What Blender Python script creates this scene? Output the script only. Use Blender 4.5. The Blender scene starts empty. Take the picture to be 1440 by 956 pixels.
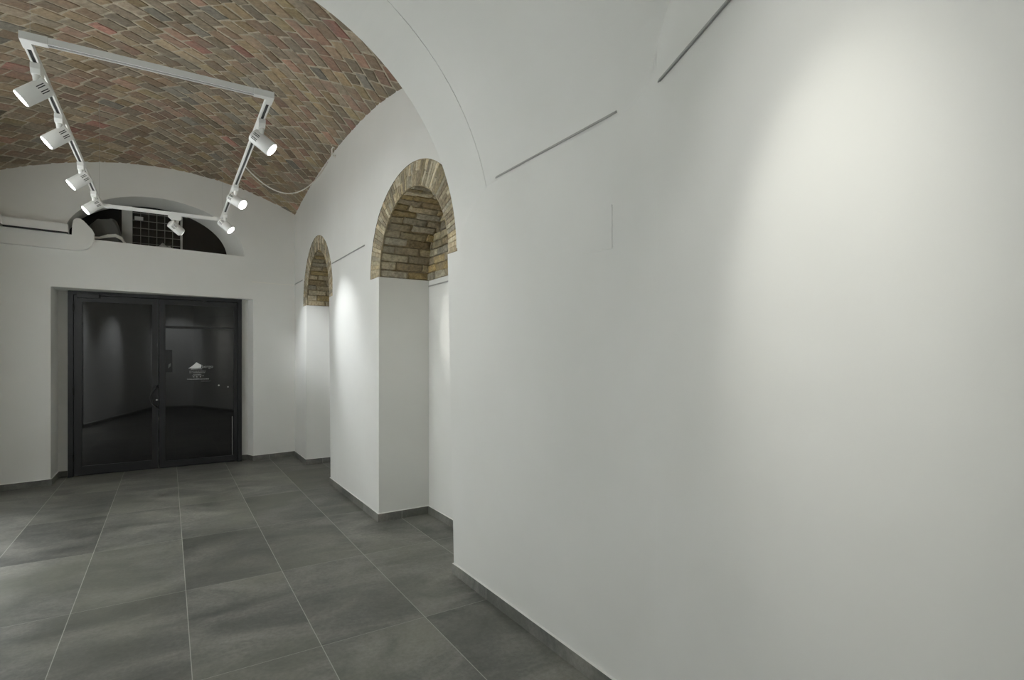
import bpy, bmesh, math, random
import numpy as np
from mathutils import Vector, Matrix, Quaternion

random.seed(7)
SC = bpy.context.scene
COL = SC.collection
PI = math.pi

# ------------------------------------------------------------------ helpers
class MB:
    """collects faces and links them as ONE mesh object"""
    def __init__(s):
        s.v = []; s.f = []; s.c = []; s.m = []; s.col = (1, 1, 1); s.mi = 0
    def add(s, vs, fs):
        b = len(s.v); s.v += [tuple(p) for p in vs]
        for f in fs:
            s.f.append([i + b for i in f]); s.c.append(s.col); s.m.append(s.mi)
        return s
    def quad(s, a, b, c, d): return s.add([a, b, c, d], [(0, 1, 2, 3)])
    def box(s, lo, hi):
        x0, y0, z0 = lo; x1, y1, z1 = hi
        return s.add([(x0,y0,z0),(x1,y0,z0),(x1,y1,z0),(x0,y1,z0),(x0,y0,z1),(x1,y0,z1),(x1,y1,z1),(x0,y1,z1)],
                     [(0,3,2,1),(4,5,6,7),(0,1,5,4),(1,2,6,5),(2,3,7,6),(3,0,4,7)])
    def beam(s, p, q, w, h, up=(0, 0, 1)):
        """box along p->q, w across, h along up (centred)"""
        p = Vector(p); q = Vector(q); d = (q - p).normalized(); up = Vector(up)
        r = d.cross(up).normalized() * (w / 2); u = r.cross(d).normalized() * (h / 2)
        vs = []
        for c in (p, q):
            vs += [c - r - u, c + r - u, c + r + u, c - r + u]
        return s.add(vs, [(0,1,2,3),(7,6,5,4),(0,4,5,1),(1,5,6,2),(2,6,7,3),(3,7,4,0)])
    def prism(s, pts, ax, lo, hi):
        """polygon pts in the plane across axis ax, extruded lo..hi"""
        n = len(pts)
        def P(a, b, t): return {'x': (t, a, b), 'y': (a, t, b), 'z': (a, b, t)}[ax]
        vs = [P(a, b, lo) for a, b in pts] + [P(a, b, hi) for a, b in pts]
        fs = [tuple(range(n))[::-1], tuple(range(n, 2 * n))]
        fs += [(i, (i + 1) % n, n + (i + 1) % n, n + i) for i in range(n)]
        return s.add(vs, fs)
    def tube(s, pts, r, n=8, caps=True):
        pts = [Vector(p) for p in pts]; m = len(pts)
        rs = r if isinstance(r, (list, tuple)) else [r] * m
        t0 = (pts[1] - pts[0]).normalized()
        a = Vector((0, 0, 1)) if abs(t0.z) < .9 else Vector((1, 0, 0))
        u = t0.cross(a).normalized(); vs = []
        for i in range(m):
            t = (pts[min(i + 1, m - 1)] - pts[max(i - 1, 0)]).normalized()
            u = (u - t * u.dot(t)).normalized(); w = t.cross(u)
            for k in range(n):
                an = 2 * PI * k / n
                vs.append(pts[i] + (u * math.cos(an) + w * math.sin(an)) * rs[i])
        fs = [(i*n+k, i*n+(k+1)%n, (i+1)*n+(k+1)%n, (i+1)*n+k) for i in range(m-1) for k in range(n)]
        if caps: fs += [tuple(range(n))[::-1], tuple((m-1)*n+k for k in range(n))]
        return s.add(vs, fs)
    def lathe(s, prof, n=32):
        """prof: list of (r, z), revolved about Z"""
        vs = []; m = len(prof)
        for r, z in prof:
            for k in range(n):
                a = 2 * PI * k / n; vs.append((r * math.cos(a), r * math.sin(a), z))
        fs = [(i*n+k, i*n+(k+1)%n, (i+1)*n+(k+1)%n, (i+1)*n+k) for i in range(m-1) for k in range(n)]
        return s.add(vs, fs)
    def grid(s, P, us, vs_):
        nu = len(us); nv = len(vs_)
        pts = [P(u, v) for u in us for v in vs_]
        return s.add(pts, [(i*nv+j, (i+1)*nv+j, (i+1)*nv+j+1, i*nv+j+1) for i in range(nu-1) for j in range(nv-1)])
    def mesh(s, name, mats, smooth=None, color=False, bevel=0):
        me = bpy.data.meshes.new(name); me.from_pydata(s.v, [], s.f); me.update()
        for m in (mats if isinstance(mats, (list, tuple)) else [mats]): me.materials.append(m)
        me.polygons.foreach_set('material_index', s.m)
        if color:
            ca = me.color_attributes.new('Col', 'FLOAT_COLOR', 'CORNER')
            arr = np.ones((len(me.loops), 4), dtype=np.float32); k = 0
            for p, c in zip(me.polygons, s.c):
                arr[p.loop_start:p.loop_start + p.loop_total, :3] = c
            ca.data.foreach_set('color', arr.ravel())
        bm = bmesh.new(); bm.from_mesh(me)
        if bevel:
            bmesh.ops.remove_doubles(bm, verts=bm.verts, dist=1e-5)
            bmesh.ops.recalc_face_normals(bm, faces=bm.faces)
            bmesh.ops.bevel(bm, geom=[e for e in bm.edges if len(e.link_faces) == 2 and e.calc_face_angle(0) > .5],
                            offset=bevel, segments=2, profile=.7, affect='EDGES', clamp_overlap=True)
        bm.to_mesh(me); bm.free()
        if smooth is not None:
            if smooth >= 3: me.polygons.foreach_set('use_smooth', [True] * len(me.polygons))
            else: me.shade_smooth() ; me.set_sharp_from_angle(angle=smooth)
        me.update()
        return me
    def obj(s, name, mats, parent=None, **k):
        return link(name, s.mesh(name, mats, **k), parent)

def link(name, data, parent=None):
    o = bpy.data.objects.new(name, data); COL.objects.link(o)
    if parent: o.parent = parent
    return o
def tag(o, label=None, cat=None, group=None, kind=None):
    if label: o['label'] = label
    if cat: o['category'] = cat
    if group: o['group'] = group
    if kind: o['kind'] = kind
    return o
def thing(name, loc, label, cat, group=None):
    return tag(link(name, None), label, cat, group) if loc is None else _at(tag(link(name, None), label, cat, group), loc)
def _at(o, loc): o.location = loc; o.empty_display_size = .05; return o
def struct(o, label, cat='structure'): return tag(o, label, cat, None, 'structure')
def lin(c):
    return tuple(((x/255)/12.92 if x/255 <= .04045 else ((x/255+.055)/1.055)**2.4) for x in c)
def lerp(a, b, t): return a + (b - a) * t
def frange(a, b, n): return [lerp(a, b, i / (n - 1)) for i in range(n)]

# ------------------------------------------------------------------ materials
def mat(name, base=(.8,.8,.8), rough=.5, metal=0, spec=.5, emit=None, es=0, ior=None):
    m = bpy.data.materials.new(name); m.use_nodes = True
    b = m.node_tree.nodes['Principled BSDF']
    b.inputs['Base Color'].default_value = (*base, 1); b.inputs['Roughness'].default_value = rough
    b.inputs['Metallic'].default_value = metal; b.inputs['Specular IOR Level'].default_value = spec
    if ior: b.inputs['IOR'].default_value = ior
    if emit: b.inputs['Emission Color'].default_value = (*emit, 1); b.inputs['Emission Strength'].default_value = es
    return m
class NT:
    def __init__(s, m): s.t = m.node_tree; s.b = s.t.nodes['Principled BSDF']
    def n(s, ty, **k):
        nd = s.t.nodes.new(ty)
        for a, v in k.items():
            if a == 'inp':
                for i, x in v.items():
                    if isinstance(x, bpy.types.NodeSocket): s.t.links.new(x, nd.inputs[i])
                    else: nd.inputs[i].default_value = x
            else: setattr(nd, a, v)
        return nd
    def l(s, a, b): s.t.links.new(a, b)
    def math(s, op, a, b=0.0):
        nd = s.n('ShaderNodeMath', operation=op)
        for i, x in enumerate((a, b)):
            if isinstance(x, bpy.types.NodeSocket): s.l(x, nd.inputs[i])
            else: nd.inputs[i].default_value = x
        return nd.outputs[0]
    def mix(s, f, a, b, blend='MIX'):
        nd = s.n('ShaderNodeMix', data_type='RGBA', blend_type=blend)
        for i, x in ((0, f), (6, a), (7, b)):
            if isinstance(x, bpy.types.NodeSocket): s.l(x, nd.inputs[i])
            else: nd.inputs[i].default_value = x if i == 0 else (*x, 1)
        return nd.outputs[2]
    def ramp(s, f, stops):
        nd = s.n('ShaderNodeValToRGB'); s.l(f, nd.inputs[0]); e = nd.color_ramp.elements
        while len(e) < len(stops): e.new(.5)
        for el, (p, c) in zip(e, stops): el.position = p; el.color = (*c, 1) if len(c) == 3 else c
        return nd.outputs[0]

def plaster():
    m = mat('white_plaster', (.80,.80,.77), .65, spec=.25); N = NT(m)
    geo = N.n('ShaderNodeNewGeometry')
    n1 = N.n('ShaderNodeTexNoise', inp={'Vector': geo.outputs['Position'], 'Scale': 1.3, 'Detail': 3.0})
    c = N.ramp(n1.outputs['Fac'], [(.3, (.775,.775,.745)), (.7, (.82,.82,.795))])
    N.l(c, N.b.inputs['Base Color'])
    n2 = N.n('ShaderNodeTexNoise', inp={'Vector': geo.outputs['Position'], 'Scale': 2.2, 'Detail': 2.0})
    n3 = N.n('ShaderNodeTexNoise', inp={'Vector': geo.outputs['Position'], 'Scale': 90.0, 'Detail': 3.0})
    h = N.math('ADD', n2.outputs['Fac'], N.math('MULTIPLY', n3.outputs['Fac'], .012))
    bp = N.n('ShaderNodeBump', inp={'Strength': .35, 'Distance': .02, 'Height': h}); N.l(bp.outputs[0], N.b.inputs['Normal'])
    return m
TX0, TW, TY0, TL = .098, .6045, 3.02, 1.205
def tile():
    m = mat('grey_porcelain_tile', (.12,.12,.11), .5, spec=.35); N = NT(m)
    geo = N.n('ShaderNodeNewGeometry'); sp = N.n('ShaderNodeSeparateXYZ', inp={0: geo.outputs['Position']})
    gx = N.math('DIVIDE', N.math('SUBTRACT', sp.outputs[0], TX0), TW); gy = N.math('DIVIDE', N.math('SUBTRACT', sp.outputs[1], TY0), TL)
    ix = N.math('FLOOR', gx); iy = N.math('FLOOR', gy)
    fx = N.math('FRACT', gx); fy = N.math('FRACT', gy)
    cid = N.n('ShaderNodeCombineXYZ', inp={0: ix, 1: iy, 2: 3.7})
    wn = N.n('ShaderNodeTexWhiteNoise', noise_dimensions='3D', inp={'Vector': cid.outputs[0]})
    off = N.n('ShaderNodeVectorMath', operation='SCALE', inp={0: wn.outputs['Color'], 3: 37.0})
    vec = N.n('ShaderNodeVectorMath', operation='ADD', inp={0: geo.outputs['Position'], 1: off.outputs[0]})
    mp = N.n('ShaderNodeMapping', inp={'Vector': vec.outputs[0], 'Scale': (.9, 1.45, 1.0)})
    n1 = N.n('ShaderNodeTexNoise', inp={'Vector': mp.outputs[0], 'Scale': 1.7, 'Detail': 7.0, 'Roughness': .60, 'Distortion': .6})
    n4 = N.n('ShaderNodeTexNoise', inp={'Vector': vec.outputs[0], 'Scale': 1.1, 'Detail': 3.0})
    n2 = N.n('ShaderNodeTexNoise', inp={'Vector': vec.outputs[0], 'Scale': 42.0, 'Detail': 6.0, 'Roughness': .7})
    c = N.ramp(n1.outputs['Fac'], [(.32, (.092,.095,.088)), (.48, (.165,.165,.153)), (.66, (.262,.256,.234))])
    c = N.mix(.28, c, N.ramp(n2.outputs['Fac'], [(.35, (.25,.25,.25)), (.65, (.75,.75,.74))]), 'OVERLAY')
    c = N.mix(N.ramp(n4.outputs['Fac'], [(.45, (0,0,0)), (.68, (.5,.5,.5))]), c, (.20,.202,.165))
    tone = N.math('ADD', N.math('MULTIPLY', wn.outputs['Value'], .40), .78)
    tv = N.n('ShaderNodeVectorMath', operation='SCALE', inp={0: c, 3: tone})
    tint = tv.outputs[0]
    # thin pale grout
    ex = N.math('MULTIPLY', N.math('MINIMUM', fx, N.math('SUBTRACT', 1.0, fx)), TW)
    ey = N.math('MULTIPLY', N.math('MINIMUM', fy, N.math('SUBTRACT', 1.0, fy)), TL)
    g = N.math('MAXIMUM', N.math('LESS_THAN', ex, .0021), N.math('LESS_THAN', ey, .0014))
    col = N.mix(N.math('MULTIPLY', g, .85), tint, (.46,.46,.42)); N.l(col, N.b.inputs['Base Color'])
    r = N.ramp(n1.outputs['Fac'], [(.3, (.42,.42,.42)), (.7, (.56,.56,.56))]); N.l(r, N.b.inputs['Roughness'])
    hh = N.math('SUBTRACT', N.math('MULTIPLY', n2.outputs['Fac'], .25), g)
    bp = N.n('ShaderNodeBump', inp={'Strength': .25, 'Distance': .002, 'Height': hh}); N.l(bp.outputs[0], N.b.inputs['Normal'])
    return m
def brickmat(name, rough=.85, sc=30, amt=.5):
    m = mat(name, (.3,.25,.2), rough, spec=.2); N = NT(m)
    at = N.n('ShaderNodeAttribute', attribute_name='Col'); geo = N.n('ShaderNodeNewGeometry')
    n1 = N.n('ShaderNodeTexNoise', inp={'Vector': geo.outputs['Position'], 'Scale': float(sc), 'Detail': 6.0, 'Roughness': .65})
    n2 = N.n('ShaderNodeTexNoise', inp={'Vector': geo.outputs['Position'], 'Scale': 5.0, 'Detail': 4.0})
    c = N.mix(amt, at.outputs['Color'], N.ramp(n1.outputs['Fac'], [(.3, (.25,.25,.25)), (.7, (.75,.75,.75))]), 'OVERLAY')
    c = N.mix(N.ramp(n2.outputs['Fac'], [(.45, (0,0,0)), (.75, (.55,.55,.55))]), c, (.25,.235,.19))
    N.l(c, N.b.inputs['Base Color'])
    bp = N.n('ShaderNodeBump', inp={'Strength': .6, 'Distance': .008, 'Height': n1.outputs['Fac']}); N.l(bp.outputs[0], N.b.inputs['Normal'])
    return m

M_WALL = plaster(); M_TILE = tile()
M_VAULT = brickmat('vault_brick'); M_NICHE = brickmat('pale_old_brick', sc=34, amt=.85)
M_WHITE = mat('white_powder_coat', (.78,.78,.76), .4)
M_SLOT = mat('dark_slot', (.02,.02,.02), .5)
M_LENS = mat('lit_lens', (1,1,1), .3, emit=(1,.98,.95), es=14)
M_RAIL = mat('brushed_aluminium_rail', (.42,.42,.41), .45, metal=.6)
M_DOOR = mat('anthracite_door_metal', (.016,.016,.017), .42, spec=.4)
M_GLASS = mat('dark_night_glass', (.006,.006,.007), .03, ior=1.66)
M_BLACK = mat('black_plastic', (.006,.006,.006), .4)
M_CHROME = mat('polished_steel', (.7,.7,.7), .2, metal=1)
M_VINYL = mat('white_vinyl', (.75,.75,.75), .5)
M_VINYL2 = mat('grey_vinyl_text', (.34,.34,.34), .5)
M_CABLE = mat('white_cable', (.85,.83,.78), .5)
M_POST = mat('grey_painted_post', (.40,.40,.38), .5)
M_GRILLE = mat('grey_wire_grille', (.22,.22,.20), .5, metal=.3)
M_SHEET = mat('dark_dusty_sheet', (.10,.10,.09), .7)
M_HOSE = mat('pale_hose', (.75,.75,.7), .5)
M_DARK = mat('dark_void_glass', (.010,.010,.009), .15)
M_CAULK = mat('white_caulk', (.8,.8,.77), .6)
M_PALE = mat('pale_grey', (.16,.16,.16), .7)

# ------------------------------------------------------------------ the plan of the place (metres; camera stands at the origin)
CAMH = 1.58
AX, AZ, AR, VR = .21, 2.35, 1.53, 1.572        # arch centre, springing, arch radius, near vault radius
AY0, AY1 = 3.04, 3.46                          # transverse arch
FOLD = Vector((1.735, 1.63)); DV = Vector((-.19, -.445)).normalized()
LW, LN, BY = -1.70, -1.57, -.95                # left wall far bay, left wall near bay, back wall
NX = 2.20                                      # back of the niches
def XR(y):                                     # right wall surface
    return lerp(1.745, 1.685, min(1, max(0, (y - 3.4) / 1.6)))
def YF(x): return 8.73 + .157 * x              # far wall surface
def ZV(x, y): return 3.72 + .05*x + .38*(1-(x/1.7)**2) + .24*(1-((y-6.4)/2.6)**2)
NICHES = [dict(f=4.985, n=3.50, nt=.042, s=2.33, c=4.275, a=.735, b=.665, ao=.965, bo=.865, clip=3.452, lbl='nearer'),
          dict(f=8.17, n=6.79, nt=.03, s=2.31, c=7.53, a=.655, b=.685, ao=.855, bo=.885, clip=6.70, lbl='farther')]

def eq_near(n, z): return n['n'] + n['nt'] * z
# ---- right wall
def right_wall():
    m = MB()
    ys = set(frange(3.2, YF(1.69) + .02, 60))
    for n in NICHES:
        ys |= {n['f'], max(n['clip'], n['c'] - n['ao']), n['c'] + n['ao'], n['c'] - n['a'], n['c'] + n['a'], eq_near(n, 0), eq_near(n, n['s'])}
        ys |= set(n['c'] + n['ao'] * math.cos(t) for t in frange(0, PI, 40) if n['c'] + n['ao'] * math.cos(t) > n['clip'])
    ys = sorted(ys)
    def top(y): return ZV(XR(y), y) + .03
    for y0, y1 in zip(ys, ys[1:]):
        if y1 - y0 < 1e-6: continue
        mid = (y0 + y1) / 2; lo0 = lo1 = 0
        for n in NICHES:
            a = max(n['clip'], n['c'] - n['ao']); b = n['c'] + n['ao']
            if a < mid < b:
                e = lambda y: n['s'] + n['bo'] * math.sqrt(max(0, 1 - ((y - n['c']) / n['ao'])**2))
                lo0, lo1 = e(y0), e(y1)
                if mid > n['f']:                                   # plaster below the far leg of the ring
                    m.quad((XR(y0), y0, 0), (XR(y1), y1, 0), (XR(y1), y1, n['s']), (XR(y0), y0, n['s']))
                elif mid < eq_near(n, n['s']):                     # below the near leg, leaning jamb
                    def zt(y): return min(n['s'], max(0, (y - n['n']) / n['nt']))
                    m.quad((XR(y0), y0, zt(y0) if mid > n['n'] else 0), (XR(y1), y1, zt(y1) if mid > n['n'] else 0), (XR(y1), y1, n['s']), (XR(y0), y0, n['s']))
                break
        m.quad((XR(y0), y0, lo0), (XR(y1), y1, lo1), (XR(y1), y1, top(y1)), (XR(y0), y0, top(y0)))
    # pier of the transverse arch and of the near bay
    K = [(1.745, 3.2), (1.745, 1.76)] + [tuple((Vector((1.745, 1.76))*(1-t)**2 + Vector((1.745, 1.645))*2*t*(1-t) + (FOLD + DV*.10)*t*t)) for t in frange(.08, 1, 12)]
    for p, q in zip(K, K[1:]): m.quad((*q, 0), (*p, 0), (*p, 2.75), (*q, 2.95))
    # niches: jambs and white lower back
    for n in NICHES:
        s = n['s']; xf = XR(n['f'])
        m.quad((xf, n['f'], 0), (NX, n['f'], 0), (NX, n['f'], s), (xf, n['f'], s))
        m.quad((XR(n['n']), n['n'], 0), (NX, n['n'], 0), (NX, eq_near(n, s), s), (XR(n['n']), eq_near(n, s), s))
        m.quad((NX, n['n'] - .05, 0), (NX, n['f'], 0), (NX, n['f'], s), (NX, n['n'] - .05, s))
    struct(m.obj('wall_right', M_WALL), 'white plastered right hand wall with two arched niches', 'wall')
right_wall()

# ------------------------------------------------------------------ brick fields
def brick(mb, P, Nn, quad, h, base, jit=.004, nu=5, nv=4, rnd=.25):
    """one bulged brick; quad = four (u,v) corners; P, Nn map (u,v) to point and normal"""
    q = [np.array(c, float) + np.random.uniform(-jit, jit, 2) for c in quad]
    cen = sum(q) / 4; idx = len(mb.v); vs = []
    tl = np.random.uniform(-.25, .25, 2) * h
    def par(n): return [0, edge_] + [edge_ + (1-2*edge_)*(k+1)/(n-3) for k in range(n-4)] + [1-edge_, 1]
    edge_ = .07
    pa_, pb_ = par(nu), par(nv)
    for i in range(nu):
        a = pa_[i]
        for j in range(nv):
            b = pb_[j]
            p = (q[0]*(1-a) + q[1]*a)*(1-b) + (q[3]*(1-a) + q[2]*a)*b
            ea = min(a, 1-a); eb = min(b, 1-b)
            edge = ea == 0 or eb == 0
            if ea == 0 and eb == 0: p = p + (cen - p) * rnd * .45
            hh = -.004 if edge else h * (1 + np.random.uniform(-.28, .28)) + tl[0]*(a-.5)*2 + tl[1]*(b-.5)*2
            if edge: p = p + np.random.uniform(-jit, jit, 2) * .7
            P0 = Vector(P(*p)); vs.append(P0 + Vector(Nn(*p)) * hh)
    mb.col = base
    mb.add(vs, [(i*nv+j, (i+1)*nv+j, (i+1)*nv+j+1, i*nv+j+1) for i in range(nu-1) for j in range(nv-1)])

np.random.seed(5)
# ---- brick vault over the far bay
def vault():
    m = MB(); x0, x1, y0 = LW - .03, 1.76, AY1 - .03
    P = lambda x, y: (x, y, ZV(x, y))
    def Nn(x, y):
        dx = .05 - .76*x/2.89; dy = -.48*(y-6.4)/6.76
        return Vector((dx, dy, -1)).normalized()
    m.col = lin((186, 175, 155))
    m.grid(P, frange(x0, x1, 50), frange(y0, 9.12, 70))
    c45 = math.sqrt(.5); bl, bh = .212, .118
    pal = [(150,126,102),(144,120,98),(154,132,104),(148,120,102),(142,128,108),(152,130,98),(138,116,94),(148,132,112),(156,122,102),(136,122,104),(158,138,110),(132,118,98)]
    for j in range(-40, 46):
        off = (.5 if j % 2 else 0) * bl + random.uniform(-.03, .03)
        a = -3.6 + off
        while a < 4.6:
            ln = bl * random.choice((.82, .95, 1, 1, 1.06, 1.2))
            def Wp(u, v):
                du = .016*math.sin(3.1*v + .9*u); dv = .020*math.sin(2.3*u + 1.1*v) + .012*math.sin(5.3*u + 2*v)
                uu = u + du; vv = v + dv
                return ((uu + vv) * c45, 6.2 + (uu - vv) * c45)
            g = .0025 + random.random() * .0045; g2 = .0025 + random.random() * .0045
            u0, u1, v0, v1 = a + g, a + ln - g, j*bh + g2, (j+1)*bh - g2
            a += ln
            qd = [Wp(u0, v0), Wp(u1, v0), Wp(u1, v1), Wp(u0, v1)]
            cx = sum(q[0] for q in qd)/4; cy = sum(q[1] for q in qd)/4
            if not (x0 - .1 < cx < x1 + .1 and y0 - .1 < cy < 9.25): continue
            col = list(random.choice(pal)); r = random.random()
            if r < .02: col = [158, 112, 98]
            elif r < .06: col = [152, 134, 100]
            elif r < .10: col = [132, 126, 114]
            k = .90 + random.random() * .22
            brick(m, P, Nn, qd, .007, lin([min(255, (c*.8 + .2*sum(col)/3) * 1.06 * k) for c in col]), .010, 6, 5, .12)
    struct(m.obj('ceiling', M_VAULT, smooth=.7, color=True), 'old brick vault with diagonal herringbone courses over the far bay', 'ceiling')
vault()

NPAL = [(178,162,124),(168,150,112),(160,142,108),(186,172,136),(150,134,104),(170,158,128),(164,146,104),(156,146,122)]
def ncol(d=1.0):
    if d < 1.1 and random.random() < .45: q_ = .86 + random.random()*.24; return lin([x * q_ for x in random.choice([(172,152,110), (178,158,114), (158,146,122), (144,128,100)])])
    c = random.choice(NPAL); k = d * (.82 + random.random() * .3); g_ = sum(c)/3; return lin([min(255, (.65*x + .35*g_) * k) for x in c])
def niche_bricks(n):
    s, c, a, b = n['s'], n['c'], n['a'], n['b']
    a2 = (n['f'] - eq_near(n, s)) / 2; c2 = (n['f'] + eq_near(n, s)) / 2
    a = a2; c = c2
    # arc length table of the inner ellipse
    T = np.linspace(0, PI, 241); Y = c + a*np.cos(T); Z = s + b*np.sin(T)
    S = np.concatenate([[0], np.cumsum(np.hypot(np.diff(Y), np.diff(Z)))]); L = S[-1]
    tt = lambda u: float(np.interp(u, S, T))
    # 1 brick ring on the wall face
    m = MB(); m.col = lin((176, 164, 138))
    def Rg(u, v):
        t = tt(u); yi, zi = c + a*math.cos(t), s + b*math.sin(t)
        yo, zo = n['c'] + n['ao']*math.cos(t), s + n['bo']*math.sin(t)
        y = lerp(yi, yo, v); z = lerp(zi, zo, v)
        y = max(y, min(n['clip'], yi)); return y, z
    Pr = lambda u, v: (XR(Rg(u, v)[0]) + .005, *Rg(u, v))
    Nr = lambda u, v: (-1, 0, 0)
    m.grid(Pr, frange(0, L, 90), frange(0, 1.01, 5))
    k = int(L / .036); us = frange(0, L, k + 1)
    for i in range(k):
        u0, u1 = us[i] + .0012, us[i+1] - .0012
        cuts = [0, 1] if random.random() < .45 else [0, .42 + random.random() * .2, 1]
        for v0, v1 in zip(cuts, cuts[1:]):
            brick(m, Pr, Nr, [(u0, v0+.002), (u1, v0+.002), (u1, v1-.003), (u0, v1-.003)], .006, ncol(1.16), .0016, 4, 5, .08)
    # lip between the ring and the soffit
    m.col = lin((150, 138, 110))
    us2 = frange(0, L, 90)
    for u0, u1 in zip(us2, us2[1:]):
        p, q = Pr(u0, 0), Pr(u1, 0); m.quad(p, q, (q[0]+.014, q[1], q[2]), (p[0]+.014, p[1], p[2]))
    o = m.obj('trim_1' if n is NICHES[0] else 'trim_2', M_NICHE, smooth=.8, color=True)
    struct(o, 'exposed pale brick arch ring around the %s wall niche' % n['lbl'], 'brick arch')
    # 2 soffit and bare brick back above the plaster
    m = MB(); m.col = lin((138, 124, 98))
    xin = XR(c) - .0
    def Ps(u, v):
        t = tt(u); y = c + (a+.016)*math.cos(t); return (max(v, XR(y) + .004), y, s + (b+.016)*math.sin(t))
    def Ns(u, v):
        t = tt(u); return Vector((0, -b*math.cos(t), -a*math.sin(t))).normalized()
    x0 = XR(c + a) + .004 if False else 1.70
    m.grid(Ps, frange(0, L, 80), frange(1.69, NX + .03, 6))
    k = int(L / .074); us = frange(0, L, k + 1)
    for i in range(k):
        v = 1.715 - (.12 if i % 2 else 0) - random.random()*.03
        while v < NX:
            ln = .23 + random.random() * .06
            v0, v1 = max(v, 1.694), min(v + ln, NX + .02)
            if v1 - v0 > .03:
                brick(m, Ps, Ns, [(us[i]+.003, v0+.003), (us[i+1]-.003, v0+.003), (us[i+1]-.003, v1-.003), (us[i]+.003, v1-.003)], .014 + random.uniform(-.006,.004), ncol(1.09), .006, 6, 9, .1)
            v += ln
    m.col = lin((138, 124, 98))
    Pb = lambda u, v: (NX, u, v); Nb = lambda u, v: (-1, 0, 0)
    m.grid(lambda u, v: (NX + .014, u, v), frange(c - a - .04, c + a + .04, 4), frange(s, s + b + .04, 4))
    r = 0; v = s
    while v < s + b:
        h = .068 + random.random()*.014; u = c - a - random.random()*.2
        half = a * math.sqrt(max(.0, 1 - ((v + h*.4 - s)/b)**2)) + .04
        while u < c + a:
            ln = .22 + random.random()*.07
            u0, u1 = max(u, c - half), min(u + ln, c + half)
            if u1 - u0 > .03:
                brick(m, Pb, Nb, [(u0+.003, v+.003), (u1-.003, v+.003), (u1-.003, min(v+h, s+b)-.003), (u0+.003, min(v+h, s+b)-.003)], .012 + random.uniform(-.006,.004), ncol(1.09), .006, 9, 6, .1)
            u += ln
        v += h
    # flat underside closing the bare brick above the plaster
    o = m.obj('trim_3' if n is NICHES[0] else 'trim_4', M_NICHE, smooth=.8, color=True)
    struct(o, 'bare rough brick lining inside the top of the %s niche' % n['lbl'], 'brick lining')
for n in NICHES: niche_bricks(n)

# ---- transverse arch, near vault, near walls
def arcpts(r, n=49, t0=0, t1=PI): return [(AX + r*math.cos(t)*(1 if t < PI/2 else 1.18), AZ + r*math.sin(t)) for t in frange(t0, t1, n)]
m = MB(); A = arcpts(AR, 65); B = arcpts(2.4, 65)
AN = arcpts(VR - .003, 65)
for (p, q), (pb, qb), (pn, qn) in zip(zip(A, A[1:]), zip(B, B[1:]), zip(AN, AN[1:])):
    m.quad((pn[0], AY0, pn[1]), (qn[0], AY0, qn[1]), (q[0], AY1, q[1]), (p[0], AY1, p[1]))
    m.quad((p[0], AY1, p[1]), (q[0], AY1, q[1]), (qb[0], AY1, qb[1]), (pb[0], AY1, pb[1]))
    m.quad((pn[0], AY0, pn[1]), (qn[0], AY0, qn[1]), (qb[0], AY0, qb[1]), (pb[0], AY0, pb[1]))
xl = AX - AR*1.18
m.quad((xl, AY0, 0), (xl, AY1, 0), (xl, AY1, AZ), (xl, AY0, AZ))
m.quad((xl, AY1, 0), (LW-.1, AY1, 0), (LW-.1, AY1, AZ), (xl, AY1, AZ)); m.quad((xl, AY0, 0), (LW-.1, AY0, 0), (LW-.1, AY0, AZ), (xl, AY0, AZ))
struct(m.obj('trim_5', M_WALL, smooth=.5), 'wide white plastered arch crossing the room between the two bays', 'arch')
m = MB(); A = arcpts(VR, 65)
for p, q in zip(A, A[1:]): m.quad((p[0], BY-.05, p[1]), (q[0], BY-.05, q[1]), (q[0], AY0+.02, q[1]), (p[0], AY0+.02, p[1]))
struct(m.obj('ceiling', M_WALL, smooth=.5), 'smooth white plastered vault over the near bay', 'ceiling')
E1 = FOLD + DV * ((FOLD.y - BY) / -DV.y)
m = MB()
F2 = FOLD + DV*.10
m.quad((F2.x, F2.y, 0), (E1.x, E1.y, 0), (E1.x, E1.y, 4.0), (F2.x, F2.y, 4.0))
struct(m.obj('wall_near', M_WALL), 'white plastered wall angled towards the viewer on the right', 'wall')
m = MB(); m.quad((-.46, BY, 0), (E1.x+.02, BY, 0), (E1.x+.02, BY, 4.1), (-.46, BY, 4.1))
struct(m.obj('wall_back', M_WALL), 'white plastered wall behind the viewer', 'wall')
m = MB(); LE = (-.44, BY)
m.quad((*LE, 0), (LN, AY0, 0), (LN, AY0, 4.0), (*LE, 4.0))
ys = frange(AY1, 8.6, 30)
for a_, b_ in zip(ys, ys[1:]): m.quad((LW, a_, 0), (LW, b_, 0), (LW, b_, ZV(LW, b_)+.03), (LW, a_, ZV(LW, a_)+.03))
struct(m.obj('wall_left', M_WALL), 'white plastered left hand wall', 'wall')

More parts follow.
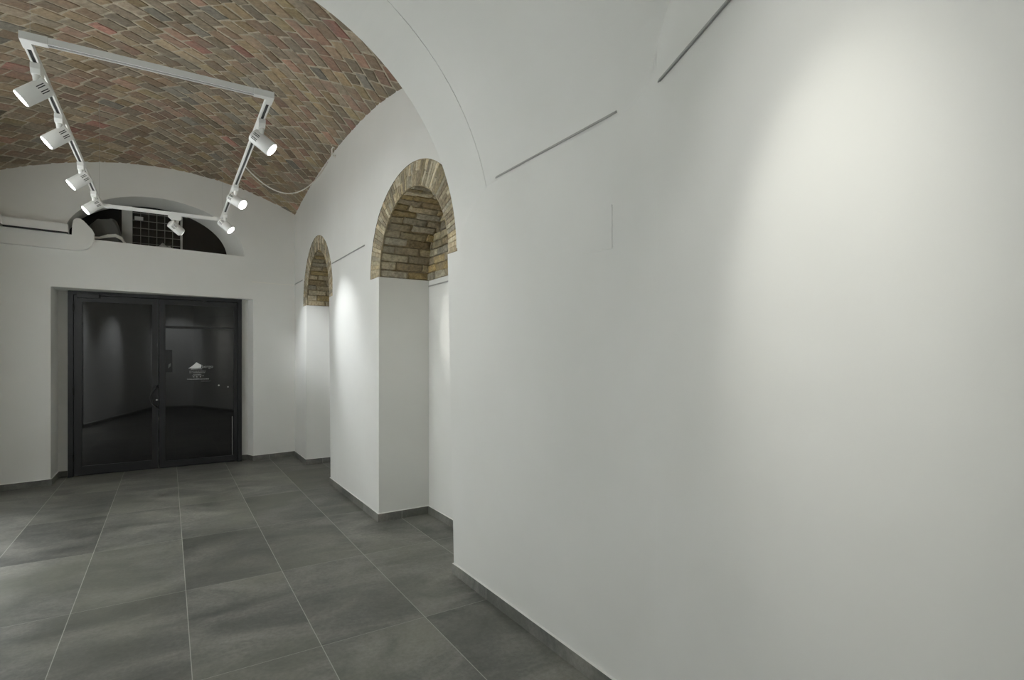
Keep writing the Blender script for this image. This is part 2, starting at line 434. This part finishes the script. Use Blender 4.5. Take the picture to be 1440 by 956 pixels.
# ---- far wall with the door opening and the half round window recess
DX0, DX1, DZ, DY = -1.21, 1.075, 2.425, 9.05
LC, LA, LZ, LH = -.07, 1.02, 3.055, .66
def lun(x, c=LC, a=LA, h=LH): return LZ + h * math.sqrt(max(0, 1 - ((x - c)/a)**2))
m = MB()
def ftop(x): return ZV(x, YF(x)) + .03
xs = sorted(set(frange(LW-.02, 1.72, 30)) | {DX0, DX1, LC-LA, LC+LA} | set(LC + LA*math.cos(t) for t in frange(0, PI, 40)))
W = lambda x, z: (x, YF(x), z)
for x0, x1 in zip(xs, xs[1:]):
    if x1 - x0 < 1e-6: continue
    mid = (x0+x1)/2
    zb = DZ if DX0 < mid < DX1 else 0
    if LC-LA < mid < LC+LA:
        m.quad(W(x0, zb), W(x1, zb), W(x1, LZ), W(x0, LZ)); m.quad(W(x0, lun(x0)), W(x1, lun(x1)), W(x1, ftop(x1)), W(x0, ftop(x0)))
    else: m.quad(W(x0, zb), W(x1, zb), W(x1, ftop(x1)), W(x0, ftop(x0)))
DXr = 1.02
m.quad((DX0, YF(DX0), 0), (DX0, DY, 0), (DX0, DY, DZ), (DX0, YF(DX0), DZ))
m.quad((DX1, YF(DX1), 0), (DXr, DY, 0), (DXr, DY, DZ), (DX1, YF(DX1), DZ))
m.quad((DX0, YF(DX0), DZ), (DX1, YF(DX1), DZ), (DXr, DY, DZ), (DX0, DY, DZ))
m.quad((DX0, DY, 0), (DXr, DY, 0), (DXr, DY, DZ), (DX0, DY, DZ))
# splayed recess of the half round window
WY = 9.25; IA, IH, IC = .96, .64, -.21
Tt = frange(0, PI, 40)
for t0, t1 in zip(Tt, Tt[1:]):
    def O(t): return W(LC + LA*math.cos(t), LZ + LH*math.sin(t))
    def I(t): return (IC + IA*math.cos(t), WY, LZ + IH*math.sin(t))
    m.quad(O(t0), O(t1), I(t1), I(t0))
m.quad(W(LC-LA, LZ), W(LC+LA, LZ), (IC+IA, WY, LZ), (IC-IA, WY, LZ))
struct(m.obj('wall_far', M_WALL), 'white plastered end wall around the dark double door and half round window', 'wall')
# ---- floor
m = MB(); m.quad((LW-.1, BY-.1, 0), (NX+.1, BY-.1, 0), (NX+.1, DY+.1, 0), (LW-.1, DY+.1, 0))
struct(m.obj('floor', M_TILE), 'floor of large grey stone look porcelain tiles', 'floor')

# ---- baseboards (tile skirting with a pale line of caulk on top)
SKH, SKT = .076, .011
def skirt(name, pts, label):
    """pts run so that the room is on the left of the path"""
    m = MB(); P2 = [Vector(p) for p in pts]
    def off(i):
        ns = []
        if i > 0: d = (P2[i]-P2[i-1]).normalized(); ns.append(Vector((-d.y, d.x)))
        if i < len(P2)-1: d = (P2[i+1]-P2[i]).normalized(); ns.append(Vector((-d.y, d.x)))
        if len(ns) == 1: return P2[i] + ns[0]*SKT
        b = (ns[0]+ns[1]).normalized(); return P2[i] + b * (SKT / max(.3, b.dot(ns[0])))
    Q = [off(i) for i in range(len(P2))]
    for i in range(len(P2)-1):
        p, q, P_, Q_ = P2[i], P2[i+1], Q[i], Q[i+1]
        m.mi = 0
        m.quad((*P_, 0), (*Q_, 0), (*Q_, SKH), (*P_, SKH))
        m.mi = 1
        m.quad((*P_, SKH), (*Q_, SKH), (*q, SKH+.006), (*p, SKH+.006))
        m.mi = 0
    for i in (0, len(P2)-1): m.quad((*P2[i], 0), (*Q[i], 0), (*Q[i], SKH), (*P2[i], SKH+.006))
    struct(m.obj(name, [M_TILE, M_CAULK]), label, 'baseboard')
n1, n2 = NICHES
yf = YF(1.685)
skirt('baseboard_right', [(1.745, FOLD.y), (1.745, 3.4), (XR(n1['n']), n1['n']), (NX, n1['n']), (NX, n1['f']), (XR(n1['f']), n1['f']),
      (1.685, n2['n']), (NX, n2['n']), (NX, n2['f']), (1.685, n2['f']), (1.685, yf), (DX1, YF(DX1)), (DXr, DY), (.93, DY)],
      'grey tile skirting along the right wall and round both niches')
skirt('baseboard_left', [(-1.10, DY), (DX0, DY), (DX0, YF(DX0)), (LW, YF(LW)), (LW, AY1)], 'grey tile skirting left of the double door')
skirt('baseboard_left', [(LN, AY0), (-.44, BY), tuple(E1)], 'grey tile skirting behind the viewer')
skirt('baseboard_near', [tuple(E1), tuple(FOLD)], 'grey tile skirting under the angled near wall')

# ------------------------------------------------------------------ the double door
def door():
    D = _at(link('door_1', None), (0, 8.95, 0)); struct(D, 'dark metal double door with large glass panes in the end wall', 'door')
    L, R, T, C = -1.10, .925, 2.425, -.118
    def pt(name, mb, m_, par=D, **k): return mb.obj(name, m_, par, **k)
    f = MB()
    f.box((L, 0, 0), (L+.055, .10, T)); f.box((R-.055, 0, 0), (R, .10, T)); f.box((L+.055, 0, T-.05), (R-.055, .10, T))
    pt('door_frame', f, M_DOOR, bevel=.003)
    def leaf(x0, x1, s0, s1, rails, top, bot, y0):
        m = MB(); y1 = y0 + .05
        m.box((x0, y0, .012), (x0+s0, y1, T-.055)); m.box((x1-s1, y0, .012), (x1, y1, T-.055))
        m.box((x0+s0, y0, .012), (x1-s1, y1, bot)); m.box((x0+s0, y0, top), (x1-s1, y1, T-.055))
        for a, b in rails: m.box((x0+s0, y0-.004, a), (x1-s1, y1, b))
        o = pt('door_leaf', m, M_DOOR, bevel=.002)
        zs = [bot] + [z for r in rails for z in r] + [top]
        for a, b in zip(zs[::2], zs[1::2]):
            g = MB(); g.box((x0+s0-.004, y0+.018, a-.004), (x1-s1+.004, y0+.030, b+.004))
            gl = g.obj('glass_pane', M_GLASS, o)
        return o
    ll = leaf(L+.06, C, .085, .075, [], 2.29, .13, .018)
    rl = leaf(C+.006, R-.06, .075, .045, [(1.965, 2.0)], 2.30, .10, .018)
    # bowed black pull handle on the left leaf, steel lock below it
    h = MB(); x = C - .045
    h.tube([(x+.03, .018, 1.155), (x+.028, -.015, 1.155), (x+.02, -.04, 1.148), (x-.03, -.055, 1.07), (x-.045, -.055, 1.0), (x-.03, -.055, .93),
            (x+.02, -.04, .872), (x+.028, -.015, .865), (x+.03, .018, .865)], .013, 10)
    h.box((x+.008, .010, 1.13), (x+.052, .0185, 1.18)); h.box((x+.008, .010, .84), (x+.052, .0185, .89))
    pt('pull_handle', h, M_BLACK, ll, smooth=.7)
    k = MB(); k.tube([(x+.025, .02, .965), (x+.025, -.004, .965)], .012, 14); k.box((x+.022, -.006, .957), (x+.028, -.004, .973))
    tag(pt('lock_cylinder', k, M_CHROME, ll, smooth=.7), 'small steel lock cylinder')
    # closer box, hinges
    c = MB(); c.box((L+.09, -.035, 2.335), (L+.33, .02, 2.395)); c.beam((L+.30, -.02, 2.395), (L+.52, -.005, 2.41), .018, .008); pt('door_closer', c, M_BLACK, ll, bevel=.004)
    for z in (.25, 1.12, 2.2):
        g = MB(); g.tube([(L+.058, -.006, z-.05), (L+.058, -.006, z+.05)], .009, 10); pt('hinge', g, M_BLACK, smooth=.7)
    c = MB(); c.box((.42, .0, 2.345), (.47, .02, 2.375)); pt('latch_keep', c, M_BLACK, rl, bevel=.003)
    # slim steel strip down the closing edge of the right leaf, two steel discs imitating glints
    c = MB(); c.box((.793, .006, .11), (.801, .0185, .68)); tag(pt('edge_strip', c, M_CHROME, rl, bevel=.001), 'thin bright steel strip')
    for sx, sz, r in ((.622, 1.145, .011), (.742, 1.118, .007)):
        c = MB(); c.tube([(sx, .036, sz), (sx, .012, sz)], r, 12); pt('glint_disc', c, M_CHROME, rl, smooth=.7)
    # dark panel with a pale slip at the edge of the right pane
    c = MB(); c.box((-.036, .022, 1.345), (.045, .0355, 1.66)); hd = pt('dark_panel', c, M_BLACK, rl, bevel=.003)
    c = MB(); c.prism([(-.005, 1.40), (.024, 1.43), (.028, 1.475), (.0, 1.455)], 'y', .0195, .0218); pt('pale_slip', c, M_PALE, hd)
    # white vinyl: peak shaped mark, word and lines of small print
    yv = .0345
    c = MB(); P_ = [(.238, 1.397), (.275, 1.422), (.312, 1.455), (.338, 1.484), (.352, 1.478), (.380, 1.458), (.402, 1.446), (.398, 1.404), (.330, 1.398)]
    c.prism(P_, 'y', yv, yv+.0012); c.prism([(.27, 1.384), (.41, 1.386), (.41, 1.390), (.27, 1.390)], 'y', yv, yv+.0012); sg = pt('vinyl_logo', c, M_VINYL, rl)
    tag(sg, 'white vinyl peak shaped logo on the glass')
    cu = bpy.data.curves.new('t', 'FONT'); cu.body = 'bergo'; cu.size = .062; cu.extrude = .0006
    to = bpy.data.objects.new('t', cu); COL.objects.link(to); bpy.context.view_layer.update()
    me = bpy.data.meshes.new_from_object(to.evaluated_get(bpy.context.evaluated_depsgraph_get())); bpy.data.objects.remove(to)
    me.transform(Matrix.Translation((.404, yv, 1.403)) @ Matrix.Rotation(PI/2, 4, 'X')); me.materials.append(M_VINYL2); link('logo_lettering', me, rl)
    c = MB(); rg = random.Random(3)
    for z, x0, x1, h_ in ((1.352, .252, .455, .008), (1.332, .252, .448, .007), (1.303, .30, .40, .009), (1.286, .285, .43, .007), (1.236, .225, .495, .013), (1.208, .40, .52, .004)):
        x = x0
        while x < x1:
            w = .006 + rg.random()*.016; c.box((x, yv, z), (min(x+w, x1), yv+.0012, z+h_*(.7+.3*rg.random()))); x += w + .0045
    for x in (.305, .345, .39): c.tube([(x, yv, 1.274), (x, yv+.0012, 1.274)], .008, 10)
    pt('small_print', c, M_VINYL2, rl)
door()

# ------------------------------------------------------------------ half round window
def window():
    Wd = _at(link('window_1', None), (0, WY, LZ)); struct(Wd, 'half round window recess with wire grille above the double door', 'window')
    def lx(x): return IH * math.sqrt(max(0, 1 - ((x - IC)/IA)**2))
    p = MB(); p.prism([(IC + (IA+.02)*math.cos(t), (IH+.02)*math.sin(t)) for t in frange(0, PI, 40)], 'y', -.005, .01); p.obj('glass_pane', M_DARK, Wd)
    p = MB(); p.box((-.545, -.10, 0), (-.425, -.05, .60)); p.obj('post', M_POST, Wd, bevel=.004)
    p = MB(); p.box((.145, -.09, 0), (.172, -.06, .60)); p.obj('slim_post', M_POST, Wd, bevel=.002)
    p = MB()
    for i in range(1, 6):
        x = lerp(-.425, .145, i/6); p.tube([(x, -.075, 0), (x, -.075, min(.6, lx(x)))], .0045, 6)
    for i in range(1, 6): p.tube([(-.43, -.082, i*.105), (.15, -.082, i*.105)], .0045, 6)
    p.obj('wire_grille', M_GRILLE, Wd)
    p = MB(); p.box((-.40, -.094, .425), (-.30, -.068, .475)); p.obj('latch_box', M_POST, Wd, bevel=.004)
window()
# crumpled sheet and hose lying in the recess
def sheet():
    m = MB(); rg = np.random.RandomState(4)
    ph = rg.uniform(0, 6, 6)
    def P(u, v):
        a = PI * u; x = -.72 + .17*math.cos(a)*(1+.12*math.sin(3*v*PI+ph[0])); 
        z = .34*abs(math.sin(a))**.6*(1-.2*v) * (1 + .05*math.sin(5*a+ph[1]+3*v) + .05*math.sin(9*v+ph[2]) + .008*math.sin(13*a+7*v))
        z *= 1.0 + .12*math.cos(a)
        x += .015*math.sin(6*a+9*v)*math.sin(a)
        y = lerp(8.86, 9.17, v) + .012*math.sin(5*a+ph[3]) + .01*math.sin(8*a + 6*v)
        return (x, y, LZ + .002 + max(0, z))
    m.grid(P, frange(0, 1, 34), frange(0, 1, 14))
    n0 = [P(u, 0) for u in frange(0, 1, 34)]; n1_ = [P(u, 1) for u in frange(0, 1, 34)]
    m.add(n0, [tuple(range(34))]); m.add(n1_, [tuple(range(34))[::-1]])
    tag(m.obj('crumpled_sheet', M_SHEET, smooth=1.0), 'dark grey crumpled sheet heaped in the left of the half round window recess', 'sheet')
sheet()
m = MB()
for dz, dy in ((.0, 0), (.028, .03)):
    m.tube([(-.86, 8.78+dy, LZ+.05+dz*.3), (-.76, 8.80+dy, LZ+.06+dz*.4), (-.67, 8.80+dy, LZ+.085+dz), (-.59, 8.80+dy, LZ+.10+dz), (-.53, 8.82+dy, LZ+.075+dz), (-.495, 8.85+dy, LZ+.035), (-.48, 8.86+dy, LZ+.014)], .012, 8)
tag(m.obj('hose', M_HOSE, smooth=.8), 'pale bent double hose lying on the window sill in front of the crumpled sheet', 'hose')
m = MB()
def heap(u, v): return (-.06 + .13*(u-.5)*2, 8.98 + .06*(v-.5)*2, LZ + .002 + .085*max(0, 1-((u-.5)*2)**2)*max(0, 1-((v-.5)*2)**2)*(1+.25*math.sin(17*u)))
m.grid(heap, frange(0, 1, 16), frange(0, 1, 8))
tag(m.obj('folded_cloth', M_POST, smooth=1.2), 'small pale heap of cloth lying on the window sill behind the middle spotlight', 'cloth')

# ------------------------------------------------------------------ white duct and fascia left of the window
m = MB()
def wl(x, d): return (x, YF(x) - d)
x0, x1, z0, z1 = LW + .002, -1.035, 3.088, 3.185
def dseg(pa, pb, w, z0, z1, m):
    pass
a0, a1, b0, b1 = wl(x0, .001), wl(x1, .001), wl(x0 + .09, .13), wl(x1, .13)
m.add([(*a0, z0), (*a1, z0), (*b1, z0), (*b0, z0), (*a0, z1), (*a1, z1), (*b1, z1), (*b0, z1)],
      [(0,1,2,3),(7,6,5,4),(0,4,5,1),(1,5,6,2),(2,6,7,3)])
c0 = (LW + .002, 5.2); c1 = (LW + .09, 5.2)
m.add([(*a0, z0), (*b0, z0), (*c1, z0), (*c0, z0), (*a0, z1), (*b0, z1), (*c1, z1), (*c0, z1)],
      [(0,1,2,3),(7,6,5,4),(1,5,6,2),(2,6,7,3),(3,7,4,0)])
cd = m.obj('cable_duct', M_WHITE)
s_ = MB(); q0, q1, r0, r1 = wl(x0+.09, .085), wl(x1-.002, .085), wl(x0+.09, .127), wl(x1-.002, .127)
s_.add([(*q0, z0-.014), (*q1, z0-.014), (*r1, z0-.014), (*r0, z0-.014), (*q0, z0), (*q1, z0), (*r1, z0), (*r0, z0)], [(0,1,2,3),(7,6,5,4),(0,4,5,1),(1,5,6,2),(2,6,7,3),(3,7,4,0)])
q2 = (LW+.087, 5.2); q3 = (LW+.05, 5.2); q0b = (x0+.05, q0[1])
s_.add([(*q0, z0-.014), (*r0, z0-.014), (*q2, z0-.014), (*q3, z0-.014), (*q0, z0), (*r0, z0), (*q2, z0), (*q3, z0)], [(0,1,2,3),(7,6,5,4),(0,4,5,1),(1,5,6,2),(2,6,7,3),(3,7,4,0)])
tag(s_.obj('shadow_gap_strip', M_SLOT, cd), 'dark strip standing in for shade along the lower edge')  # dark colour stands in for the shade in the gap under the duct
tag(cd, 'white boxed duct turning the corner from left wall to end wall', 'duct')
m = MB()
pts = [(-1.69, 2.885), (-.97, 2.885), (-.905, 2.895), (-.85, 2.92), (-.812, 2.965), (-.795, 3.02), (-.79, 3.12), (-.81, 3.165), (-.86, 3.225), (-.895, 3.265),
       (-.93, 3.285), (-.965, 3.28), (-.99, 3.255), (-1.0, 3.20), (-1.005, 3.072), (-1.69, 3.072)]
n = len(pts); vs = []
for d in (.001, .075):
    for x, z in pts: vs.append((x if x > -1.6 or d < .01 else x + .003, YF(x) - d, z))
m.add(vs, [tuple(range(n)), tuple(range(2*n-1, n-1, -1))] + [(i, n+i, n+(i+1)%n, (i+1)%n) for i in range(n)])
tag(m.obj('fascia_panel', M_WALL), 'white fascia board with rounded raised end overlapping the left of the half round window', 'panel')

# ------------------------------------------------------------------ picture rails, cover plate, hook, cable
def rail(p, q, out, label, w=.008, h=.009, mm=None):
    m = MB(); p = Vector(p); q = Vector(q); o = Vector(out)
    m.beam(p + o*w*.5, q + o*w*.5, w, h); d = (q-p).normalized()
    m.beam(p + o*(w+.002) - Vector((0,0,h*.5+.001)), q + o*(w+.002) - Vector((0,0,h*.5+.001)), .004, .006)
    r = m.obj('picture_rail', mm or M_RAIL); tag(r, label, 'picture rail', 'slim metal picture rails')
RZ = 2.705
rail((1.745, 1.825, RZ), (1.745, 2.905, RZ), (-1,0,0), 'thin metal picture rail on the near pier above the faint square cover plate')
nd = Vector((DV.y, -DV.x, 0)); nd = nd if nd.x < 0 else -nd
pa = FOLD + DV * .125; pb = FOLD + DV * 1.9
rail((pa.x, pa.y, RZ-.006), (pb.x, pb.y, RZ-.006), nd, 'thin metal picture rail high on the brightly lit angled near wall')
rail((1.685, 5.42, RZ), (1.685, 6.70, RZ), (-1,0,0), 'thin metal picture rail on the wall between the two niches')
rail((1.685, 8.42, RZ), (1.685, yf - .02, RZ), (-1,0,0), 'short metal picture rail between the farther niche and the room corner')
rail((NX, 3.62, 2.275), (NX, n1['f']-.01, 2.275), (-1,0,0), 'thin metal picture rail low under the brick inside the nearer niche')
xa, xb = 1.05, 1.66
rail((xa, YF(xa), 2.69), (xb, YF(xb), 2.69), Vector((.157,-1,0)).normalized(), 'thin pale picture rail on the end wall right of the double door', mm=M_CABLE)
m = MB(); m.prism([(1.858, 2.285), (2.075, 2.29), (2.075, 2.085), (1.858, 2.08)], 'x', 1.7405, 1.7449)
tag(m.obj('cover_plate', M_WALL, bevel=.001), 'faint square painted cover plate on the near pier below the picture rail', 'plate')

m = MB(); hx, hy = XR(6.55), 6.55; hz = ZV(hx, hy) - .035
m.tube([(hx, hy, hz-.05), (hx-.03, hy, hz-.05), (hx-.05, hy-.03, hz-.04), (hx-.055, hy-.04, hz+.01), (hx-.04, hy-.04, hz+.04), (hx-.014, hy-.03, hz+.04)], .008, 8)
m.tube([(hx-.0005, hy, hz-.05), (hx-.012, hy, hz-.05)], .016, 10)
tag(m.obj('wall_hook', M_CABLE, smooth=.7), 'small bent hook where the right wall meets the brick vault', 'hook')

# ------------------------------------------------------------------ track lighting
TZ = 3.15                                     # underside of the track
TX = (-.603, .523); TY = (3.56, 7.11)
def track():
    T = thing('lighting_track', (0, 0, 0), 'white rectangular lighting track hung below the brick vault', 'lighting track')
    w, h = .036, .034
    def seg(p, q):
        m = MB(); p = Vector(p); q = Vector(q); d = (q-p).normalized(); r = Vector((d.y, -d.x, 0))
        prof = [(-w/2, 0), (-.009, 0), (-.009, .016), (.009, .016), (.009, 0), (w/2, 0), (w/2, h), (-w/2, h)]
        vs = [p + r*a + Vector((0,0,b)) for a, b in prof] + [q + r*a + Vector((0,0,b)) for a, b in prof]
        n = len(prof); m.add(vs, [(i, (i+1)%n, n+(i+1)%n, n+i) for i in range(n)] + [(0,1,2,7), (2,3,6,7), (3,4,5,6), (n+7,n+2,n+1,n), (n+7,n+6,n+3,n+2), (n+6,n+5,n+4,n+3)])
        o = m.obj('track_rail', M_WHITE, T)
        s = MB(); s.beam(p + d*.10 + Vector((0,0,.011)), q - d*.10 + Vector((0,0,.011)), .0172, .010); s.obj('conductor_slot', M_SLOT, o)
    c = .03
    seg((TX[0]-.018, TY[0], TZ), (TX[1]+.018, TY[0], TZ)); seg((TX[0]-.018, TY[1], TZ), (TX[1]+.018, TY[1], TZ))
    seg((TX[0], TY[0]+.019, TZ), (TX[0], TY[1]-.019, TZ)); seg((TX[1], TY[0]+.019, TZ), (TX[1], TY[1]-.019, TZ))
    for i, x in enumerate(TX):
        for j, y in enumerate(TY):
            sx = 1 if i == 0 else -1; sy = 1 if j == 0 else -1
            m = MB(); L_ = [(x-.021*sx, y-.021*sy), (x+.09*sx, y-.021*sy), (x+.09*sx, y+.021*sy), (x+.021*sx, y+.021*sy), (x+.021*sx, y+.09*sy), (x-.021*sx, y+.09*sy)]
            m.prism(L_, 'z', TZ-.003, TZ+h+.002); m.obj('corner_connector', M_WHITE, T, bevel=.002)
            yy = y + .12*sy
            m = MB(); m.tube([(x, yy, TZ+h), (x, yy, TZ+h+.03)], .006, 8); m.tube([(x, yy, TZ+h+.03), (x, yy, ZV(x, yy)-.002)], .0011 if j else .0006, 6)
            m.obj('suspension_wire', M_POST, T)
track()

# one spotlight: meshes shared by all copies
def spot_meshes():
    R, LB, LF = .048, .062, .088
    a = MB(); a.prism([(-.062, -.0004), (-.062, -.030), (-.046, -.052), (.030, -.052), (.064, -.020), (.064, -.0004)], 'y', -.0215, .0215)
    adapter = a.mesh('adapter', M_WHITE, bevel=.003)
    s = MB(); s.tube([(-.022, 0, -.048), (-.022, 0, -.074), (-.016, 0, -.098), (0, 0, -.125)], [.018, .016, .014, .014], 12); stem = s.mesh('swivel_arm', M_WHITE, smooth=.8)
    hsg = MB(); hsg.lathe([(0, LB), (R-.008, LB), (R-.002, LB-.004), (R, LB-.01), (R, -LF+.004), (R-.002, -LF), (R-.006, -LF), (R-.007, -LF+.016)], 36); housing = hsg.mesh('housing', M_WHITE, smooth=.6)
    v = MB(); t0, t1 = -.05, .05
    vs = [(rr*math.cos(t), rr*math.sin(t), z) for rr in (R-.004, R+.0006) for z in (.005, .045) for t in (t0, t1)]
    v.add(vs, [(4,5,7,6), (0,2,3,1), (0,1,5,4), (2,6,7,3), (0,4,6,2), (1,3,7,5)])
    vent = v.mesh('vent_slot', M_SLOT)
    l = MB(); l.lathe([(0, -LF-.004), (R*.6, -LF-.004), (R-.007, -LF-.003), (R-.0065, -LF+.012)], 36); lens = l.mesh('lens', M_LENS, smooth=.8)
    return adapter, stem, housing, vent, lens, LF
SM = spot_meshes(); LF = SM[5]
def spot(x, y, along, aim, power, label, tint=(1,.97,.92), ang=46, flip=1):
    T = thing('track_spotlight', (x, y, TZ), label, 'spotlight', 'white spotlights on the ceiling track')
    rz = {'y': PI/2, 'x': 0}[along] + (PI if flip < 0 else 0)
    a = link('adapter', SM[0], T); a.rotation_euler = (0, 0, rz)
    s = link('swivel_arm', SM[1], T); s.rotation_euler = (0, 0, rz)
    piv = Vector((0, 0, -.128)); d = (Vector(aim) - Vector((x, y, TZ)) - piv).normalized()
    q = d.to_track_quat('-Z', 'Y')
    h = link('housing', SM[2], T); h.location = piv; h.rotation_mode = 'QUATERNION'; h.rotation_quaternion = q
    toc = q.inverted() @ (Vector((0, 0, CAMH)) - Vector((x, y, TZ))); a0 = math.atan2(toc.y, toc.x)
    for da in (-.42, -.20, .20, .42):
        v = link('vent_slot', SM[3], h); v.rotation_euler = (0, 0, a0 + da)
    l = link('lens', SM[4], h); tag(l, 'glowing white lens')
    li = bpy.data.lights.new('spot_lamp', 'SPOT'); li.energy = power; li.color = tint; li.spot_size = math.radians(ang); li.spot_blend = 1.0; li.shadow_soft_size = .03
    lo = link('lamp_light', li, h); lo.location = (0, 0, -LF - .02)
    return T
PW = 62
COOL = (.93,.97,1.0); WARM = (1,.98,.93)
PL = 262                                      # the left row washes the left wall, out of the picture
spot(TX[0], 3.86, 'y', (-1.70, 3.84, 2.05), PL, 'leftmost spotlight, nearest on the left rail of the track', COOL, 104)
spot(TX[0], 4.58, 'y', (-1.70, 4.50, 2.05), PL, 'spotlight second from the viewer on the left rail of the track', COOL, 104)
spot(TX[0], 5.61, 'y', (-1.70, 5.50, 2.05), PL, 'spotlight third from the viewer on the left rail of the track', COOL, 104)
spot(TX[0], 6.52, 'y', (-1.70, 6.30, 2.05), PL, 'spotlight farthest back on the left rail, beside the track corner', COOL, 104)
spot(TX[1], 3.95, 'y', (1.74, 3.50, 2.0), PW*.10, 'spotlight nearest the viewer on the right rail of the track', WARM, 60)
spot(TX[1], 5.58, 'y', (NX, 4.10, 1.65), PW*1.9, 'spotlight midway on the right rail where the white cable joins the track', WARM, 31)
spot(TX[1], 6.70, 'y', (1.68, 6.08, 1.85), PW*1.45, 'spotlight at the far end of the right rail beside the end wall', COOL, 46)
spot(.06, TY[1], 'x', (1.68, 8.22, 1.85), PW*2.6, 'spotlight alone on the far cross rail in front of the half round window', COOL, 34, flip=-1)

m = MB(); pa = Vector((TX[1]+.026, 5.05, TZ+.03)); pb = Vector((XR(6.9)-.012, 6.9, ZV(XR(6.9), 6.9)-.05)); pts = []
for i in range(25):
    t = i/24; p = pa.lerp(pb, t); p.z -= .30*4*t*(1-t); pts.append(p)
m.tube([pts[0] + Vector((-.003, 0, -.001))] + pts + [pb + Vector((.02, .03, .03))], .0055, 8)
tag(m.obj('power_cord', M_CABLE, smooth=1), 'thin white power cord sagging from the track to the right wall', 'cord')

# ---- lamps of the near bay (above and beside the viewer)
def lamp(loc, aim, power, ang, col, blend=.9, size=.035):
    li = bpy.data.lights.new('near_lamp', 'SPOT'); li.energy = power; li.color = col; li.spot_size = math.radians(ang); li.spot_blend = blend; li.shadow_soft_size = size
    o = link('near_bay_lamp', li); o.location = loc; o.rotation_mode = 'QUATERNION'; o.rotation_quaternion = (Vector(aim) - Vector(loc)).to_track_quat('-Z', 'Y'); return o
def on_near(u, v):                            # point of the near wall seen at a place in the photo
    th = math.atan(483/755); xr = (u-720)/755; zr = -(v-500)/755
    r = Vector((xr*math.cos(th)+math.sin(th), -xr*math.sin(th)+math.cos(th), zr)); n2d = Vector((nd.x, nd.y)); t = FOLD.dot(n2d)/(r.x*n2d.x+r.y*n2d.y)
    return Vector((0,0,CAMH)) + r*t
A1 = on_near(1165, 270)
A0 = A1 + nd*1.05 + DV.to_3d()*.05 + Vector((0, 0, 3.15 - A1.z))
lamp(A0, A1 - Vector((0, 0, .22)), 62, 36, (1,.99,.92), 1.0, .06)          # hot core of the lamp
lamp(A0, A1 - Vector((0, 0, .30)), 28, 76, (1,.99,.95), 1.0, .06)          # its soft spill
lamp((.15, 1.45, 3.2), (-1.10, 1.70, 1.62), 200, 54, COOL)
lamp((-.05, .35, 3.2), (.26, BY, 1.75), 120, 62, COOL)

# ------------------------------------------------------------------ camera, world, view
cam = bpy.data.cameras.new('camera'); cam.sensor_width = 36; cam.lens = 755/1440*36; cam.shift_y = 22/1440; cam.clip_start = .05
co = link('camera', cam); co.location = (0, 0, CAMH); co.rotation_euler = (PI/2, 0, -math.atan(483/755)); SC.camera = co
w = bpy.data.worlds.new('world'); SC.world = w; w.use_nodes = True
w.node_tree.nodes['Background'].inputs[0].default_value = (0.01, 0.01, 0.012, 1); w.node_tree.nodes['Background'].inputs[1].default_value = .3
SC.view_settings.view_transform = 'Standard'; SC.view_settings.look = 'None'; SC.view_settings.gamma = 1; SC.view_settings.use_curve_mapping = False
SC.view_settings.exposure = -0.03
SC.cycles.use_denoising = True
SC.cycles.max_bounces = 14; SC.cycles.diffuse_bounces = 10
